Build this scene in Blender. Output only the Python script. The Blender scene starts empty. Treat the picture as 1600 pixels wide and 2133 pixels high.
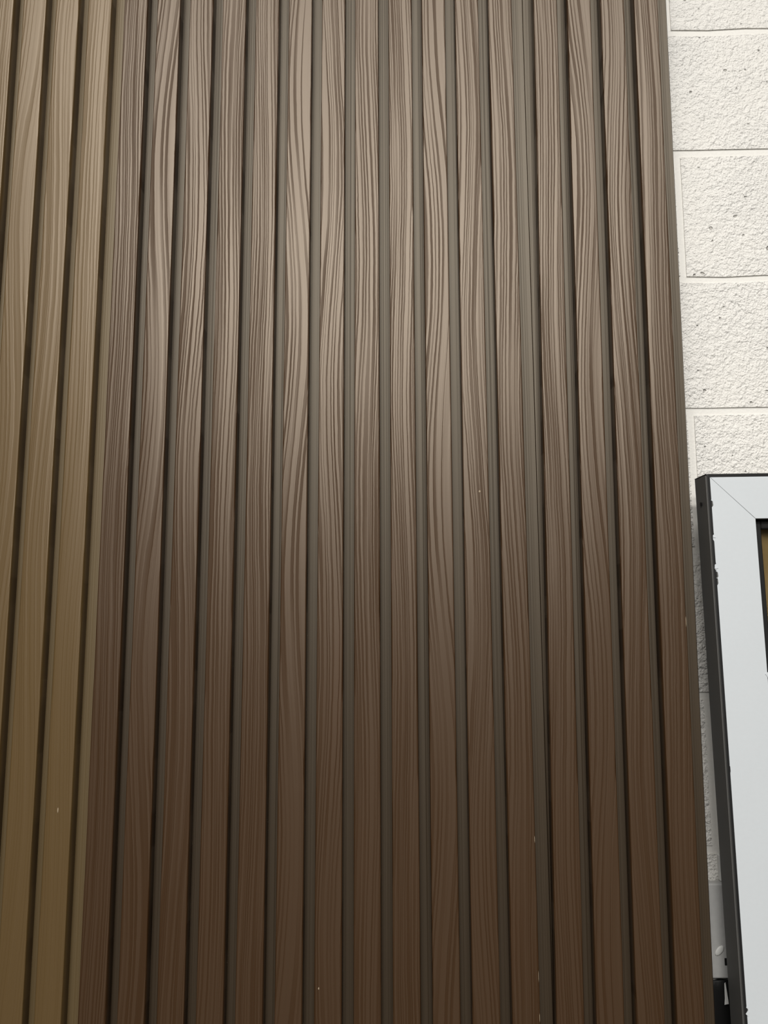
import bpy, bmesh, math, random
from mathutils import Matrix, Vector

S = bpy.context.scene
C = S.collection
RND = random.Random(7)

# ------------------------------------------------------------------ camera
CAM_H = 1.5
cam_data = bpy.data.cameras.new('camera')
cam_data.sensor_fit = 'VERTICAL'
cam_data.sensor_height = 36.0
cam_data.lens = 1602.0 / 2133.0 * 36.0
cam_data.clip_start = 0.02
cam = bpy.data.objects.new('camera', cam_data)
C.objects.link(cam)
YAW, PITCH, ROLL = 0.018, 0.13436, -0.00356
fwd = Vector((-math.sin(YAW) * math.cos(PITCH), math.cos(YAW) * math.cos(PITCH), math.sin(PITCH)))
rt = Vector((math.cos(YAW), math.sin(YAW), 0))
up = rt.cross(fwd)
r2 = rt * math.cos(ROLL) + up * math.sin(ROLL)
u2 = -rt * math.sin(ROLL) + up * math.cos(ROLL)
cam.matrix_world = Matrix(((r2.x, u2.x, -fwd.x, 0), (r2.y, u2.y, -fwd.y, 0),
                           (r2.z, u2.z, -fwd.z, CAM_H), (0, 0, 0, 1)))
S.camera = cam

# ------------------------------------------------------------------ world, lights, exposure
S.view_settings.view_transform = 'Standard'
S.view_settings.look = 'None'
S.view_settings.gamma = 1.0
S.view_settings.use_curve_mapping = False
S.view_settings.exposure = 0.0
w = bpy.data.worlds.new('hall_ambience')
S.world = w
w.use_nodes = True
w.node_tree.nodes['Background'].inputs[0].default_value = (1.0, 0.97, 0.92, 1)
w.node_tree.nodes['Background'].inputs[1].default_value = 0.028


def area_lamp(name, loc, size, energy, color, target):
    d = bpy.data.lights.new(name, 'AREA')
    d.shape = 'RECTANGLE'
    d.size, d.size_y = size
    d.energy = energy
    d.color = color
    o = bpy.data.objects.new(name, d)
    C.objects.link(o)
    o.location = loc
    o.rotation_euler = (Vector(target) - Vector(loc)).to_track_quat('-Z', 'Y').to_euler()
    return o


LAMP = (1.0, 0.97, 0.925)
# rows of ceiling tubes over the hall, behind and above the camera
for ly, le in ((-0.3, 44), (-2.0, 150), (-4.0, 150), (-6.5, 75)):
    area_lamp('ceiling_tube', (-0.15, ly, 3.7), (3.4, 0.5), le, LAMP, (-0.15, ly * 0.85, 0))


# ------------------------------------------------------------------ helpers
def link(name, bm, mat, parent=None, smooth=False):
    me = bpy.data.meshes.new(name)
    bmesh.ops.recalc_face_normals(bm, faces=bm.faces)
    bm.to_mesh(me)
    bm.free()
    if mat:
        me.materials.append(mat)
    if smooth:
        for p in me.polygons:
            p.use_smooth = True
    o = bpy.data.objects.new(name, me)
    C.objects.link(o)
    if parent:
        o.parent = parent
    return o


def tag(o, label=None, cat=None, group=None, kind=None):
    if label: o['label'] = label
    if cat: o['category'] = cat
    if group: o['group'] = group
    if kind: o['kind'] = kind
    return o


def empty(name, loc, rot=(0, 0, 0)):
    o = bpy.data.objects.new(name, None)
    o.empty_display_size = 0.1
    C.objects.link(o)
    o.location = loc
    o.rotation_euler = rot
    return o


def add_box(bm, x0, x1, y0, y1, z0, z1, bev=0.0, seg=1):
    r = bmesh.ops.create_cube(bm, size=1.0)
    vs = r['verts']
    for v in vs:
        v.co = Vector(((x0 + x1) / 2 + v.co.x * (x1 - x0), (y0 + y1) / 2 + v.co.y * (y1 - y0),
                       (z0 + z1) / 2 + v.co.z * (z1 - z0)))
    if bev > 0:
        es = list({e for v in vs for e in v.link_edges})
        bmesh.ops.bevel(bm, geom=es, offset=bev, segments=seg, profile=0.5, affect='EDGES')


def prism(bm, pts, y0, y1):
    """outline in x,z extruded along y"""
    a = [bm.verts.new((x, y0, z)) for x, z in pts]
    b = [bm.verts.new((x, y1, z)) for x, z in pts]
    n = len(pts)
    bm.faces.new(a)
    bm.faces.new(list(reversed(b)))
    for i in range(n):
        bm.faces.new((a[i], b[i], b[(i + 1) % n], a[(i + 1) % n]))


# ------------------------------------------------------------------ node helpers
class NT:
    def __init__(self, name):
        self.m = bpy.data.materials.new(name)
        self.m.use_nodes = True
        self.t = self.m.node_tree
        self.b = self.t.nodes['Principled BSDF']

    def node(self, kind, **kw):
        n = self.t.nodes.new(kind)
        for k, v in kw.items():
            setattr(n, k, v)
        return n

    def put(self, sock, v):
        if hasattr(v, 'links') or hasattr(v, 'is_linked'):
            self.t.links.new(v, sock)
        elif v is not None:
            sock.default_value = v

    def math(self, op, a, b=None, c=None, clamp=False):
        n = self.node('ShaderNodeMath', operation=op, use_clamp=clamp)
        for i, v in enumerate((a, b, c)):
            if v is not None:
                self.put(n.inputs[i], v)
        return n.outputs[0]

    def vec(self, x, y, z):
        n = self.node('ShaderNodeCombineXYZ')
        for i, v in enumerate((x, y, z)):
            self.put(n.inputs[i], v)
        return n.outputs[0]

    def noise(self, v, scale=1.0, detail=2.0, rough=0.5):
        n = self.node('ShaderNodeTexNoise')
        self.put(n.inputs['Vector'], v)
        n.inputs['Scale'].default_value = scale
        n.inputs['Detail'].default_value = detail
        n.inputs['Roughness'].default_value = rough
        return n.outputs[0]

    def smooth(self, v, a, b, lo=0.0, hi=1.0):
        n = self.node('ShaderNodeMapRange', interpolation_type='SMOOTHSTEP')
        for i, x in enumerate((v, a, b, lo, hi)):
            self.put(n.inputs[i], x)
        return n.outputs[0]

    def mix(self, f, a, b):
        n = self.node('ShaderNodeMix', data_type='RGBA')
        self.put(n.inputs[0], f)
        self.put(n.inputs[6], a)
        self.put(n.inputs[7], b)
        return n.outputs[2]

    def bump(self, h, dist, strength=1.0, prev=None):
        n = self.node('ShaderNodeBump')
        n.inputs['Strength'].default_value = strength
        n.inputs['Distance'].default_value = dist
        self.put(n.inputs['Height'], h)
        if prev is not None:
            self.put(n.inputs['Normal'], prev)
        return n.outputs[0]

    def coords(self):
        tc = self.node('ShaderNodeTexCoord')
        s = self.node('ShaderNodeSeparateXYZ')
        self.t.links.new(tc.outputs['Object'], s.inputs[0])
        return tc.outputs['Object'], s.outputs[0], s.outputs[1], s.outputs[2]

    def loc_x(self):
        oi = self.node('ShaderNodeObjectInfo')
        s = self.node('ShaderNodeSeparateXYZ')
        self.t.links.new(oi.outputs['Location'], s.inputs[0])
        return s.outputs[0]

    def out(self, color=None, rough=None, normal=None, spec=None, tint=None):
        if tint is not None:
            self.b.inputs['Specular Tint'].default_value = tint
        self.put(self.b.inputs['Base Color'], color)
        self.put(self.b.inputs['Roughness'], rough)
        if normal is not None:
            self.put(self.b.inputs['Normal'], normal)
        if spec is not None:
            self.put(self.b.inputs['Specular IOR Level'], spec)
        return self.m


# grain kinds, in the order the four slats of a panel carry them:
# density (lines/m), slope, large warp, spread of the spacing, dark share of a line
GRAIN = [
    (235, 0.030, 0.0040, 1.3, 0.42),
    (105, 0.085, 0.0065, 1.9, 0.30),
    (175, -0.055, 0.0060, 1.5, 0.42),
    (185, -0.030, 0.0055, 1.5, 0.40),
]


def grain_material(name, light, dark, kind, contrast=1.0):
    dens, slope, warp, spread, share = GRAIN[kind]
    n = NT(name)
    _, x, y, z = n.coords()
    off = n.math('MULTIPLY', n.loc_x(), 3.1)          # each panel meets the embossing roller elsewhere
    zz = n.math('ADD', z, off)
    k = kind * 7.3
    # broad wander of the growth rings, then the finer shiver
    w1 = n.math('SUBTRACT', n.noise(n.vec(n.math('MULTIPLY', x, 16), k, n.math('MULTIPLY', zz, 1.9)), 1, 1.0), 0.5)
    w2 = n.math('SUBTRACT', n.noise(n.vec(n.math('MULTIPLY', x, 55), k + 3, n.math('MULTIPLY', zz, 11)), 1, 2.0), 0.5)
    w3 = n.math('SUBTRACT', n.noise(n.vec(n.math('MULTIPLY', x, 200), k + 5, n.math('MULTIPLY', zz, 90)), 1, 2.0), 0.5)
    # the rings run in long slanted tongues: the slant swings back over about 0.5 m
    tri = n.math('MULTIPLY', n.math('SINE', n.math('MULTIPLY', n.math('ADD', zz, k), 7.9)), 0.125)
    u = n.math('ADD', x, n.math('MULTIPLY', tri, slope))
    u = n.math('ADD', u, n.math('MULTIPLY', w1, warp * 2.2))
    u = n.math('ADD', u, n.math('MULTIPLY', w2, 0.0034))
    u = n.math('ADD', u, n.math('MULTIPLY', w3, 0.0007))
    s = n.math('MULTIPLY', u, dens)
    sp = n.noise(n.vec(n.math('MULTIPLY', s, 0.33), k + 9, n.math('MULTIPLY', zz, 0.35)), 1, 1.0)
    s = n.math('ADD', s, n.math('MULTIPLY', sp, spread * 2))
    fr = n.math('FRACT', s)
    wd = n.noise(n.vec(n.math('MULTIPLY', s, 0.45), k + 13, n.math('MULTIPLY', zz, 1.3)), 1, 1.0)
    wd = n.math('MULTIPLY', n.math('ADD', n.math('MULTIPLY', wd, 2.2), -0.55, clamp=True), share * 1.7)
    wd = n.math('ADD', wd, 0.03)
    # sharp on one side of the ring, softer on the other
    e1 = n.smooth(fr, 0.0, 0.06)
    e2 = n.smooth(n.math('SUBTRACT', fr, wd), -0.02, 0.14, 1.0, 0.0)
    m = n.math('MULTIPLY', e1, e2)
    fade = n.noise(n.vec(n.math('MULTIPLY', s, 0.6), k + 17, n.math('MULTIPLY', zz, 3.0)), 1, 1.0)
    m = n.math('MULTIPLY', m, n.smooth(fade, 0.25, 0.62, 0.30, 1.0))
    fine = n.noise(n.vec(n.math('MULTIPLY', x, 1500), k, n.math('MULTIPLY', zz, 14)), 1, 2.0)
    # no emboss on the flanks of the slat
    geo = n.node('ShaderNodeNewGeometry')
    mott = n.noise(n.vec(n.math('MULTIPLY', x, 9), k, n.math('MULTIPLY', zz, 2.2)), 1, 2.0)
    mo = n.smooth(mott, 0.56, 0.74)
    base = n.mix(n.math('MULTIPLY', mo, 0.30), light, (light[0] * 1.28, light[1] * 0.98, light[2] * 0.82, 1))
    col = n.mix(n.math('MULTIPLY', m, 0.25 * contrast), base, dark)
    col = n.mix(n.math('MULTIPLY', fine, 0.28), col, dark)
    rough = n.math('ADD', n.math('MULTIPLY', m, 0.10), n.math('ADD', 0.42, n.math('MULTIPLY', fine, 0.05)))
    spec = n.math('SUBTRACT', 0.88, n.math('MULTIPLY', m, 0.50 * contrast))
    n.b.inputs['IOR'].default_value = 1.62
    wave = n.noise(n.vec(n.math('MULTIPLY', u, 150), k + 21, n.math('MULTIPLY', zz, 1.1)), 1, 1.0)
    h = n.math('ADD', n.math('MULTIPLY', m, -1.0), n.math('MULTIPLY', fine, 0.12))
    h = n.math('ADD', h, n.math('MULTIPLY', wave, 2.6))
    nor = n.bump(h, 0.00042 * contrast, 0.8)
    return n.out(col, rough, nor, spec, (1.0, 0.88, 0.735, 1))


def sheet_material(name, base, dark):
    n = NT(name)
    _, x, y, z = n.coords()
    a = n.noise(n.vec(n.math('MULTIPLY', x, 900), 2.0, n.math('MULTIPLY', z, 0.25)), 1, 2.0)
    b = n.noise(n.vec(n.math('MULTIPLY', x, 240), 7.0, n.math('MULTIPLY', z, 0.15)), 1, 1.0)
    ln = n.smooth(a, 0.52, 0.66)
    col = n.mix(n.math('MULTIPLY', ln, 0.35), base, dark)
    h = n.math('ADD', n.math('MULTIPLY', a, 0.35), b)
    nor = n.bump(h, 0.0005, 0.8)
    n.b.inputs['IOR'].default_value = 1.62
    return n.out(col, n.math('ADD', 0.47, n.math('MULTIPLY', b, 0.1)), nor, n.math('SUBTRACT', 0.80, n.math('MULTIPLY', ln, 0.40)), (1.0, 0.905, 0.75, 1))


def plain(name, col, rough=0.5, spec=0.5, bump=0.0, scale=400, var=0.08):
    n = NT(name)
    co, x, y, z = n.coords()
    a = n.noise(co, scale, 3.0)
    b = n.noise(co, 9.0, 2.0)
    d = tuple(c * (1 - 2 * var) for c in col[:3]) + (1,)
    c2 = n.mix(n.math('MULTIPLY', n.math('ADD', a, b), 0.5), d, tuple(c * (1 + var) for c in col[:3]) + (1,))
    nor = n.bump(a, bump, 1.0) if bump else None
    return n.out(c2, rough, nor, spec)


BROWN_L, BROWN_D = (0.050, 0.0215, 0.0056, 1), (0.028, 0.0115, 0.0031, 1)
TAN_L, TAN_D = (0.108, 0.064, 0.019, 1), (0.066, 0.037, 0.010, 1)
M_BROWN = [grain_material('brown_embossed_grain', BROWN_L, BROWN_D, k) for k in range(4)]
M_TAN = [grain_material('tan_embossed_grain', TAN_L, TAN_D, k, 0.55) for k in range(4)]
M_BROWN_SHEET = sheet_material('brown_extruded_sheet', (0.030, 0.0170, 0.0070, 1), (0.016, 0.009, 0.0035, 1))
M_TAN_SHEET = sheet_material('tan_extruded_sheet', (0.105, 0.070, 0.028, 1), (0.065, 0.040, 0.014, 1))


def block_material():
    n = NT('painted_blockwork')
    co, x, y, z = n.coords()
    ry = n.loc_x()
    oi = n.node('ShaderNodeObjectInfo')
    sh = n.node('ShaderNodeVectorMath', operation='SCALE')
    n.t.links.new(oi.outputs['Location'], sh.inputs[0])
    sh.inputs['Scale'].default_value = 1.0
    ad = n.node('ShaderNodeVectorMath', operation='ADD')
    n.t.links.new(co, ad.inputs[0])
    n.t.links.new(sh.outputs[0], ad.inputs[1])
    p = ad.outputs[0]
    big = n.noise(p, 7.0, 2.0)
    a = n.noise(p, 130.0, 3.0, 0.55)
    b = n.noise(p, 330.0, 2.0, 0.5)
    pit = n.noise(p, 90.0, 1.0)
    pm = n.smooth(pit, 0.735, 0.80)
    amp = n.math('ADD', n.math('MULTIPLY', big, 1.1), 0.35)
    h = n.math('ADD', n.math('MULTIPLY', n.math('ADD', a, n.math('MULTIPLY', b, 0.45)), amp), n.math('MULTIPLY', pm, -0.5))
    nor = n.bump(h, 0.0060, 1.0)
    col = n.mix(big, (0.86, 0.835, 0.78, 1), (0.87, 0.86, 0.83, 1))
    col = n.mix(n.math('MULTIPLY', pm, 0.55), col, (0.22, 0.20, 0.16, 1))
    return n.out(col, 0.55, nor, 0.35)


M_BLOCK = block_material()
M_MORTAR = plain('painted_mortar', (0.86, 0.845, 0.80, 1), 0.6, 0.3, 0.0006, 220, 0.04)
M_FLOOR = plain('concrete_floor', (0.10, 0.095, 0.088, 1), 0.7, 0.3, 0.0006, 90, 0.15)
M_BLACK = plain('black_coated_profile', (0.098, 0.097, 0.092, 1), 0.45, 0.5, 0.00006, 900, 0.06)
M_GASKET = plain('black_rubber', (0.012, 0.012, 0.012, 1), 0.6, 0.3, 0, 300, 0.05)
M_FILM = plain('white_protective_film', (0.66, 0.70, 0.73, 1), 0.38, 0.45, 0.00008, 160, 0.025)
M_CARD = plain('brown_cardboard', (0.36, 0.24, 0.10, 1), 0.8, 0.2, 0.0002, 200, 0.08)
M_GREY = plain('grey_box_plastic', (0.50, 0.50, 0.49, 1), 0.5, 0.4, 0.0002, 120, 0.12)
M_PALE = plain('pale_grey_plastic', (0.70, 0.70, 0.68, 1), 0.5, 0.4, 0, 120, 0.05)
M_BAG = plain('black_plastic', (0.010, 0.010, 0.010, 1), 0.35, 0.5, 0.0006, 40, 0.1)
M_WHITE = plain('white_speck', (0.42, 0.34, 0.24, 1), 0.6, 0.3, 0, 300, 0.03)

# ------------------------------------------------------------------ setting: floor and blockwork wall
WALL_Y = 1.2196
bm = bmesh.new()
add_box(bm, -3, 3, -5.0, WALL_Y + 0.2, -0.1, 0.0)
tag(link('floor', bm, M_FLOOR), kind='structure')

bm = bmesh.new()
JOINT_Y = WALL_Y + 0.0028          # mortar is raked back from the block faces
add_box(bm, -1.6, 2.2, JOINT_Y, WALL_Y + 0.2, 0.0, 3.4)
wall = tag(link('wall_back', bm, M_MORTAR), kind='structure')

BW, BH, BJ = 0.440, 0.2135, 0.0115


def block_mesh():
    b = bmesh.new()
    nx, nz = 7, 3
    front = {}
    r = random.Random(3)
    for i in range(nx + 1):
        for j in range(nz + 1):
            ex = i in (0, nx) or j in (0, nz)
            x = BW * i / nx
            z = BH * j / nz
            if i in (0, nx): x += r.uniform(-0.0012, 0.0012)
            if j in (0, nz): z += r.uniform(-0.0016, 0.0012)
            front[i, j] = b.verts.new((x, 0.0007 if ex else r.uniform(-0.0006, 0.0003), z))
    for i in range(nx):
        for j in range(nz):
            b.faces.new((front[i, j], front[i + 1, j], front[i + 1, j + 1], front[i, j + 1]))
    ring = [(i, 0) for i in range(nx)] + [(nx, j) for j in range(nz)] + \
           [(i, nz) for i in range(nx, 0, -1)] + [(0, j) for j in range(nz, 0, -1)]
    back = [b.verts.new((front[k].co.x, 0.0027, front[k].co.z)) for k in ring]
    for q in range(len(ring)):
        p = (q + 1) % len(ring)
        b.faces.new((front[ring[q]], back[q], back[p], front[ring[p]]))
    return b


COURSE = 0.225
first = None
Z_REF = CAM_H + 0.5566             # underside of the block above the joint seen at mid-height
X_REF = 0.4690 + 0.0125            # left edge of the block that starts beside the panel
row0 = -int(Z_REF / COURSE) - 1
for row in range(row0, 7):
    z = Z_REF + row * COURSE
    shift = 0.0 if row % 2 == 0 else 0.2257
    for col in range(-5, 4):
        x = X_REF + shift + col * 0.4515 + RND.uniform(-0.0015, 0.0015)
        if z < 0.0 or z + BH > 3.4 or x < -1.6 or x + BW > 2.2:
            continue
        if first is None:
            first = link('block', block_mesh(), M_BLOCK, wall)
            o = first
        else:
            o = first.copy()
            C.objects.link(o)
            o.parent = wall
        o.location = (x, WALL_Y, z + RND.uniform(-0.001, 0.001))

# ------------------------------------------------------------------ cladding panels
P = 0.05475          # slat pitch
RW = 0.0385          # slat width
DEPTH = 0.021        # groove depth
Z0, Z1 = 0.0, 2.9
FRONT = 1.1442


def slat_mesh(k, tan):
    """one slat: rounded front corners, long edges nibbled where the emboss runs off them"""
    b = bmesh.new()
    r = random.Random(20 + k)
    nseg = 150
    x0 = k * P
    rows = []
    nl = nr = 0.0
    hl = hr = 0
    for i in range(nseg + 1):
        z = Z0 + (Z1 - Z0) * i / nseg
        if hl <= 0:
            nl = r.choice((0, 0, 0, 0.0002, 0.0005, 0.0008)) ; hl = r.randint(2, 9)
        if hr <= 0:
            nr = r.choice((0, 0, 0, 0.0002, 0.0005, 0.0009)) ; hr = r.randint(2, 9)
        hl -= 1; hr -= 1
        nl *= 0.86; nr *= 0.86
        a = x0 + nl
        c = x0 + RW - nr
        pr = [(x0, DEPTH), (x0, 0.0022), (a + 0.0002, 0.0008), (a + 0.0009, 0.0001), (a + 0.0022, 0.0),
              (c - 0.0022, 0.0), (c - 0.0009, 0.0001), (c - 0.0002, 0.0008), (x0 + RW, 0.0022), (x0 + RW, DEPTH)]
        rows.append([b.verts.new((px, py, z)) for px, py in pr])
    n = len(rows[0])
    for i in range(nseg):
        for j in range(n):
            q = (j + 1) % n
            b.faces.new((rows[i][j], rows[i][q], rows[i + 1][q], rows[i + 1][j]))
    b.faces.new(rows[0])
    b.faces.new(list(reversed(rows[-1])))
    return b


def sheet_mesh():
    """groove floor with the lap tongue on the right and the lower lip on the left"""
    b = bmesh.new()
    prof = [(-0.0142, DEPTH + 0.0028), (0.0075, DEPTH + 0.0028), (0.0075, DEPTH),
            (3 * P + RW + 0.0204, DEPTH), (3 * P + RW + 0.0222, DEPTH + 0.0025),
            (3 * P + RW - 0.004, DEPTH + 0.0026), (3 * P + RW - 0.004, DEPTH + 0.0052), (-0.0142, DEPTH + 0.0052)]
    lo = [b.verts.new((x, y, Z0)) for x, y in prof]
    hi = [b.verts.new((x, y, Z1)) for x, y in prof]
    n = len(prof)
    for i in range(n):
        b.faces.new((lo[i], lo[(i + 1) % n], hi[(i + 1) % n], hi[i]))
    b.faces.new(lo)
    b.faces.new(list(reversed(hi)))
    return b


def make_panel(loc, tilt, mats, sheet_mat, tan):
    t = empty('cladding_panel', loc, (0, tilt, 0))
    for k in range(4):
        s = link('slat', slat_mesh(k, tan), mats[k], t)
        for p in s.data.polygons:
            p.use_smooth = abs(p.normal.z) < 0.9 and p.normal.y < 0.2
    link('base_sheet', sheet_mesh(), sheet_mat, t)
    return t


def dup_panel(src, loc, tilt):
    t = src.copy()
    C.objects.link(t)
    t.location = loc
    t.rotation_euler = (0, tilt, 0)
    for ch in src.children:
        c = ch.copy()
        C.objects.link(c)
        c.parent = t
    return t


G = 'fluted cladding panels standing side by side against the wall'
X1 = -0.41014 - RW                        # left edge of the first brown panel
tan_panel = make_panel((-0.47125 - 3 * P - RW - 0.00088 * 1.5, FRONT, 0.0), 0.0009, M_TAN, M_TAN_SHEET, True)
tag(tan_panel, 'tan olive fluted cladding panel with wood grain, at the left edge beside the brown ones', 'cladding panel', G)
brown1 = make_panel((X1, FRONT, 0.0), 0.0, M_BROWN, M_BROWN_SHEET, False)
tag(brown1, 'dark brown fluted wood-grain panel overlapping the tan panel beside it', 'cladding panel', G)
brown2 = dup_panel(brown1, (X1 + 4 * P, FRONT, 0.0), 0.0)
tag(brown2, 'brown fluted wood-grain panel, second brown one to the right of the tan panel', 'cladding panel', G)
brown3 = dup_panel(brown1, (X1 + 8 * P, FRONT, 0.0), 0.0)
tag(brown3, 'brown fluted wood-grain panel just left of the wide tapering joint, a pale speck on it', 'cladding panel', G)
brown4 = dup_panel(brown1, (0.25753 - 0.0091 * CAM_H - RW, FRONT, 0.0021), 0.0091)
tag(brown4, 'slightly leaning brown fluted panel right of the wide joint, its edge beside the white wall', 'cladding panel', G)

# small pale chips and specks that stick to the slats
def speck(panel, x, z, w_, h_):
    b = bmesh.new()
    bmesh.ops.create_icosphere(b, subdivisions=1, radius=1.0)
    for v in b.verts:
        v.co = Vector((x + v.co.x * w_, -0.0002 + v.co.y * 0.0006, z + v.co.z * h_))
    link('paint_speck', b, M_WHITE, panel)


speck(brown3, 2 * P + 0.0245, CAM_H + 0.185, 0.0016, 0.0018)
speck(brown2, 2 * P + 0.0065, CAM_H - 0.512, 0.0009, 0.0018)
speck(brown3, 3 * P + RW - 0.0012, CAM_H - 0.314, 0.0004, 0.005)
speck(brown3, 3 * P + RW - 0.0012, CAM_H - 0.495, 0.0003, 0.008)
speck(brown3, 3 * P + RW - 0.0012, CAM_H - 0.548, 0.0004, 0.006)
speck(brown4, 3 * P + RW - 0.0010, CAM_H - 0.01, 0.0004, 0.008)
speck(tan_panel, 3 * P + 0.0190, CAM_H - 0.275, 0.0008, 0.004)

# ------------------------------------------------------------------ sample window leaning by the wall
FW_Y0, FW_Y1 = 1.125, 1.169
KF = FW_Y0 / 1.155
TOP = CAM_H + 0.2108 * KF
HT = TOP
WD = 0.62
win = empty('sample_window', (0.4665 * KF + 0.008 * TOP, FW_Y0, 0.0006), (0, -0.008, 0))
tag(win, 'black sample window frame with white protective film, standing right of the brown panels', 'window')
DP = FW_Y1 - FW_Y0
SW = 0.0695 * KF          # face width of the profile
# mitred profiles: outline in x,z
bm = bmesh.new()
prism(bm, [(0, 0), (SW, SW), (SW, HT - SW), (0, HT)], 0, DP)
bmesh.ops.bevel(bm, geom=[e for e in bm.edges if abs(e.verts[0].co.x) < 1e-6 and abs(e.verts[1].co.x) < 1e-6], offset=0.0018, segments=2, affect='EDGES')
link('stile', bm, M_BLACK, win)
bm = bmesh.new()
prism(bm, [(WD, 0), (WD, HT), (WD - SW, HT - SW), (WD - SW, SW)], 0, DP)
link('stile', bm, M_BLACK, win)
bm = bmesh.new()
prism(bm, [(0, HT), (SW, HT - SW), (WD - SW, HT - SW), (WD, HT)], 0, DP)
link('top_rail', bm, M_BLACK, win)
bm = bmesh.new()
prism(bm, [(0, 0), (WD, 0), (WD - SW, SW), (SW, SW)], 0, DP)
link('bottom_rail', bm, M_BLACK, win)

# glazing rebate, bead and what is behind the glass
IN = SW
bm = bmesh.new()
for (a, b_, c, d) in ((IN, IN + 0.012, IN, HT - IN), (WD - IN - 0.012, WD - IN, IN, HT - IN),
                      (IN + 0.012, WD - IN - 0.012, HT - IN - 0.014, HT - IN), (IN + 0.012, WD - IN - 0.012, IN, IN + 0.014)):
    add_box(bm, a, b_, 0.010, 0.022, c, d, 0.0015)
link('glazing_bead', bm, M_GASKET, win)
n = NT('window_glass')
n.b.inputs['Transmission Weight'].default_value = 1.0
n.b.inputs['IOR'].default_value = 1.45
M_GLASS = n.out((0.95, 0.97, 0.96, 1), 0.02)
bm = bmesh.new()
add_box(bm, IN + 0.0005, WD - IN - 0.0005, 0.023, 0.027, IN + 0.0005, HT - IN - 0.0005)
link('glass_pane', bm, M_GLASS, win)
bm = bmesh.new()
add_box(bm, IN + 0.001, WD - IN - 0.001, 0.032, 0.036, IN + 0.001, HT - IN - 0.001)
o = link('cardboard_sheet', bm, M_CARD, win)
o['label'] = 'brown cardboard behind the glass'


def film_edge(z0, z1, x, side, nicks):
    """points up a film edge with small torn nicks (z, depth)"""
    pts = [(x, z0)]
    for z, dx in sorted(nicks):
        if z0 < z < z1:
            pts += [(x, z - 0.006), (x + dx, z - 0.003), (x + dx * 0.8, z + 0.003), (x - dx * 0.25, z + 0.0045), (x, z + 0.006)]
    pts.append((x, z1))
    return pts


FB = 0.0058 * KF
zt = HT - 0.0052
for pts in ([(0.0019, 0.001), (FB + 0.0006, 0.001), (FB + 0.0006, zt), (0.0019, HT - 0.001)],
            [(0.0022, HT - 0.0006), (FB + 0.0008, zt - 0.0006), (WD - FB, zt - 0.0006), (WD - 0.002, HT - 0.0006)]):
    bm = bmesh.new()
    prism(bm, pts, -0.00004, 0.0002)
    link('edge_strip', bm, M_GASKET, win)  # thin strip on the bare front border, coloured darker than the profile
nk = [(HT - 0.044, 0.0022), (HT - 0.094, -0.0016), (HT - 0.137, -0.002), (HT - 0.148, 0.0024), (HT - 0.158, 0.0018), (HT - 0.735, 0.002), (HT - 0.42, 0.0006)]
left = film_edge(FB, zt, FB, 1, nk)
inner = [(SW - 0.0002, HT - SW + 0.0002), (SW - 0.0002, SW)]
bm = bmesh.new()
prism(bm, left + inner, -0.0005, -0.00005)
o = link('protective_film', bm, M_FILM, win)
bm = bmesh.new()
prism(bm, [(FB + 0.0006, zt), (SW + 0.0002, HT - SW + 0.0007), (WD - SW, HT - SW + 0.0007), (WD - FB, zt)], -0.0005, -0.00005)
link('protective_film', bm, M_FILM, win)
bm = bmesh.new()
prism(bm, [(WD - FB, FB), (WD - FB, zt), (WD - SW, HT - SW), (WD - SW, SW)], -0.0005, -0.00005)
link('protective_film', bm, M_FILM, win)
bm = bmesh.new()
prism(bm, [(FB, FB), (WD - FB, FB), (WD - SW, SW), (SW, SW)], -0.0005, -0.00005)
link('protective_film', bm, M_FILM, win)


def flake(pts, y=-0.0012):
    b = bmesh.new()
    prism(b, pts, y, y + 0.0004)
    link('torn_film_flake', b, M_FILM, win)


cx, cz = SW + 0.0005, HT - SW - 0.222
flake([(cx - 0.004, cz), (cx + 0.004, cz + 0.004), (cx + 0.009, cz + 0.001), (cx + 0.004, cz - 0.003), (cx + 0.001, cz - 0.007)])
cx, cz = FB, HT - 0.738
flake([(cx - 0.002, cz), (cx + 0.001, cz + 0.004), (cx + 0.003, cz + 0.003), (cx + 0.001, cz - 0.003)])
cx, cz = FB, HT - 0.139
flake([(cx - 0.003, cz), (cx + 0.002, cz + 0.0015), (cx + 0.003, cz), (cx, cz - 0.001)])
cx, cz = FB, HT - 0.094
flake([(cx - 0.0025, cz), (cx + 0.002, cz + 0.001), (cx + 0.002, cz - 0.0008)])
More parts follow.
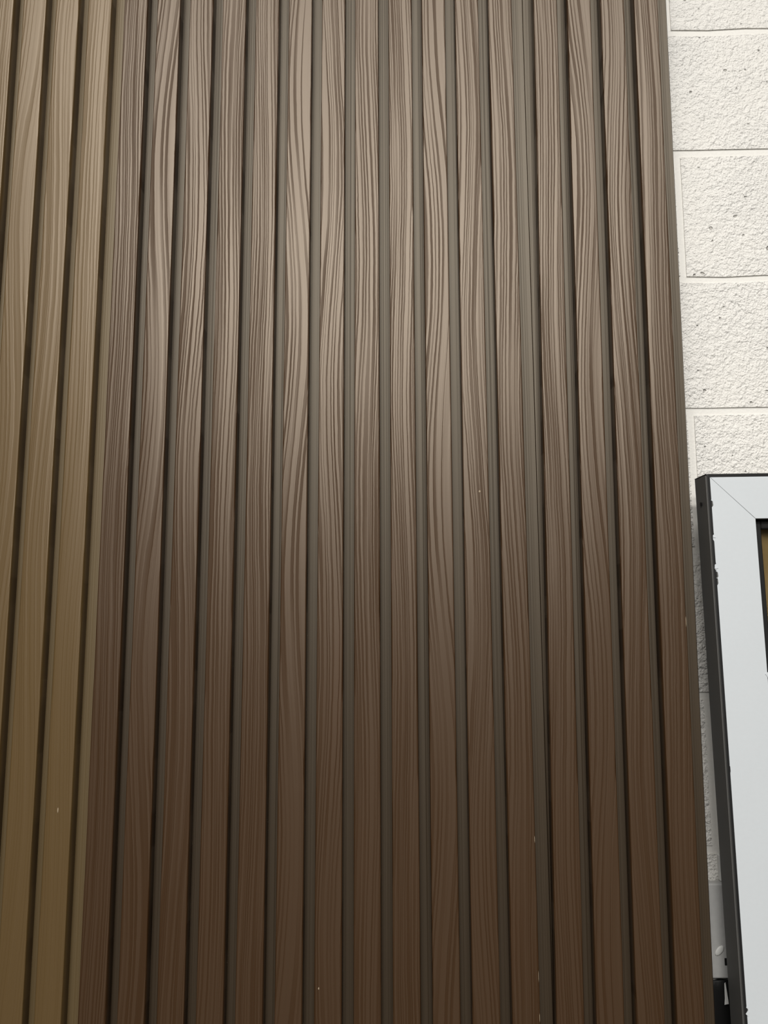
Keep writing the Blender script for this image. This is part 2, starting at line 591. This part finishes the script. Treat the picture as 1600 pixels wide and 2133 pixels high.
# screw in the side of the frame
bm = bmesh.new()
bmesh.ops.create_cone(bm, cap_ends=True, segments=12, radius1=0.0032, radius2=0.0022, depth=0.0016)
for v in bm.verts:
    v.co = Vector((-0.0006 + v.co.z, 0.022 + v.co.x, HT - 0.042 + v.co.y))
link('screw_head', bm, M_GASKET, win)

# ------------------------------------------------------------------ things low in the gap, on the wall
cb = empty('socket_box', (0.470, WALL_Y - 0.0006, CAM_H - 0.47))
tag(cb, 'grey box on the wall in the gap between panels and window', 'box')
bm = bmesh.new()
add_box(bm, -0.032, 0.030, -0.0165, 0.0, -0.052, 0.078, 0.002, 2)
link('box_body', bm, M_GREY, cb)
bm = bmesh.new()
add_box(bm, 0.0045, 0.0125, -0.008, 0.0, 0.0785, 0.116, 0.001, 1)
o = link('conduit', bm, M_PALE, cb)
bm = bmesh.new()
add_box(bm, 0.0005, 0.0060, -0.0172, -0.0160, -0.034, -0.024, 0.0004, 1)
link('socket_hole', bm, M_GASKET, cb)
bm = bmesh.new()
bmesh.ops.create_icosphere(bm, subdivisions=2, radius=1.0)
for v in bm.verts:
    v.co = Vector((-0.006 + v.co.x * 0.007, -0.0168 + v.co.y * 0.0012, -0.014 + v.co.z * 0.006 + v.co.x * 0.004))
o = link('plaster_blob', bm, M_PALE, cb, True)
o['label'] = 'pale plaster smear on the box'
bm = bmesh.new()
bmesh.ops.create_uvsphere(bm, u_segments=20, v_segments=12, radius=1.0)
for v in bm.verts:
    c = v.co
    k = 1 + 0.10 * math.sin(5 * c.x + 3 * c.z) * math.cos(4 * c.z)
    v.co = Vector((0.465 + c.x * 0.045 * k, WALL_Y - 0.0095 + c.y * 0.0085, CAM_H - 0.612 + c.z * 0.088 * k - c.x * 0.022))
bag = link('plastic_bag', bm, M_BAG, None, True)
tag(bag, 'black plastic bag under the grey box in the gap', 'bag')

bm = bmesh.new()
prism(bm, [(0.0, 0.0), (0.006, 0.001), (0.0055, 0.008), (0.003, 0.030), (0.0015, 0.028), (0.001, 0.008)], 0.0, 0.0006)
sc = link('paper_scrap', bm, M_PALE)
sc.location = (0.4660, WALL_Y - 0.0195, CAM_H - 0.556)
tag(sc, 'tiny white paper scrap stuck to the black bag, low in the gap', 'scrap')
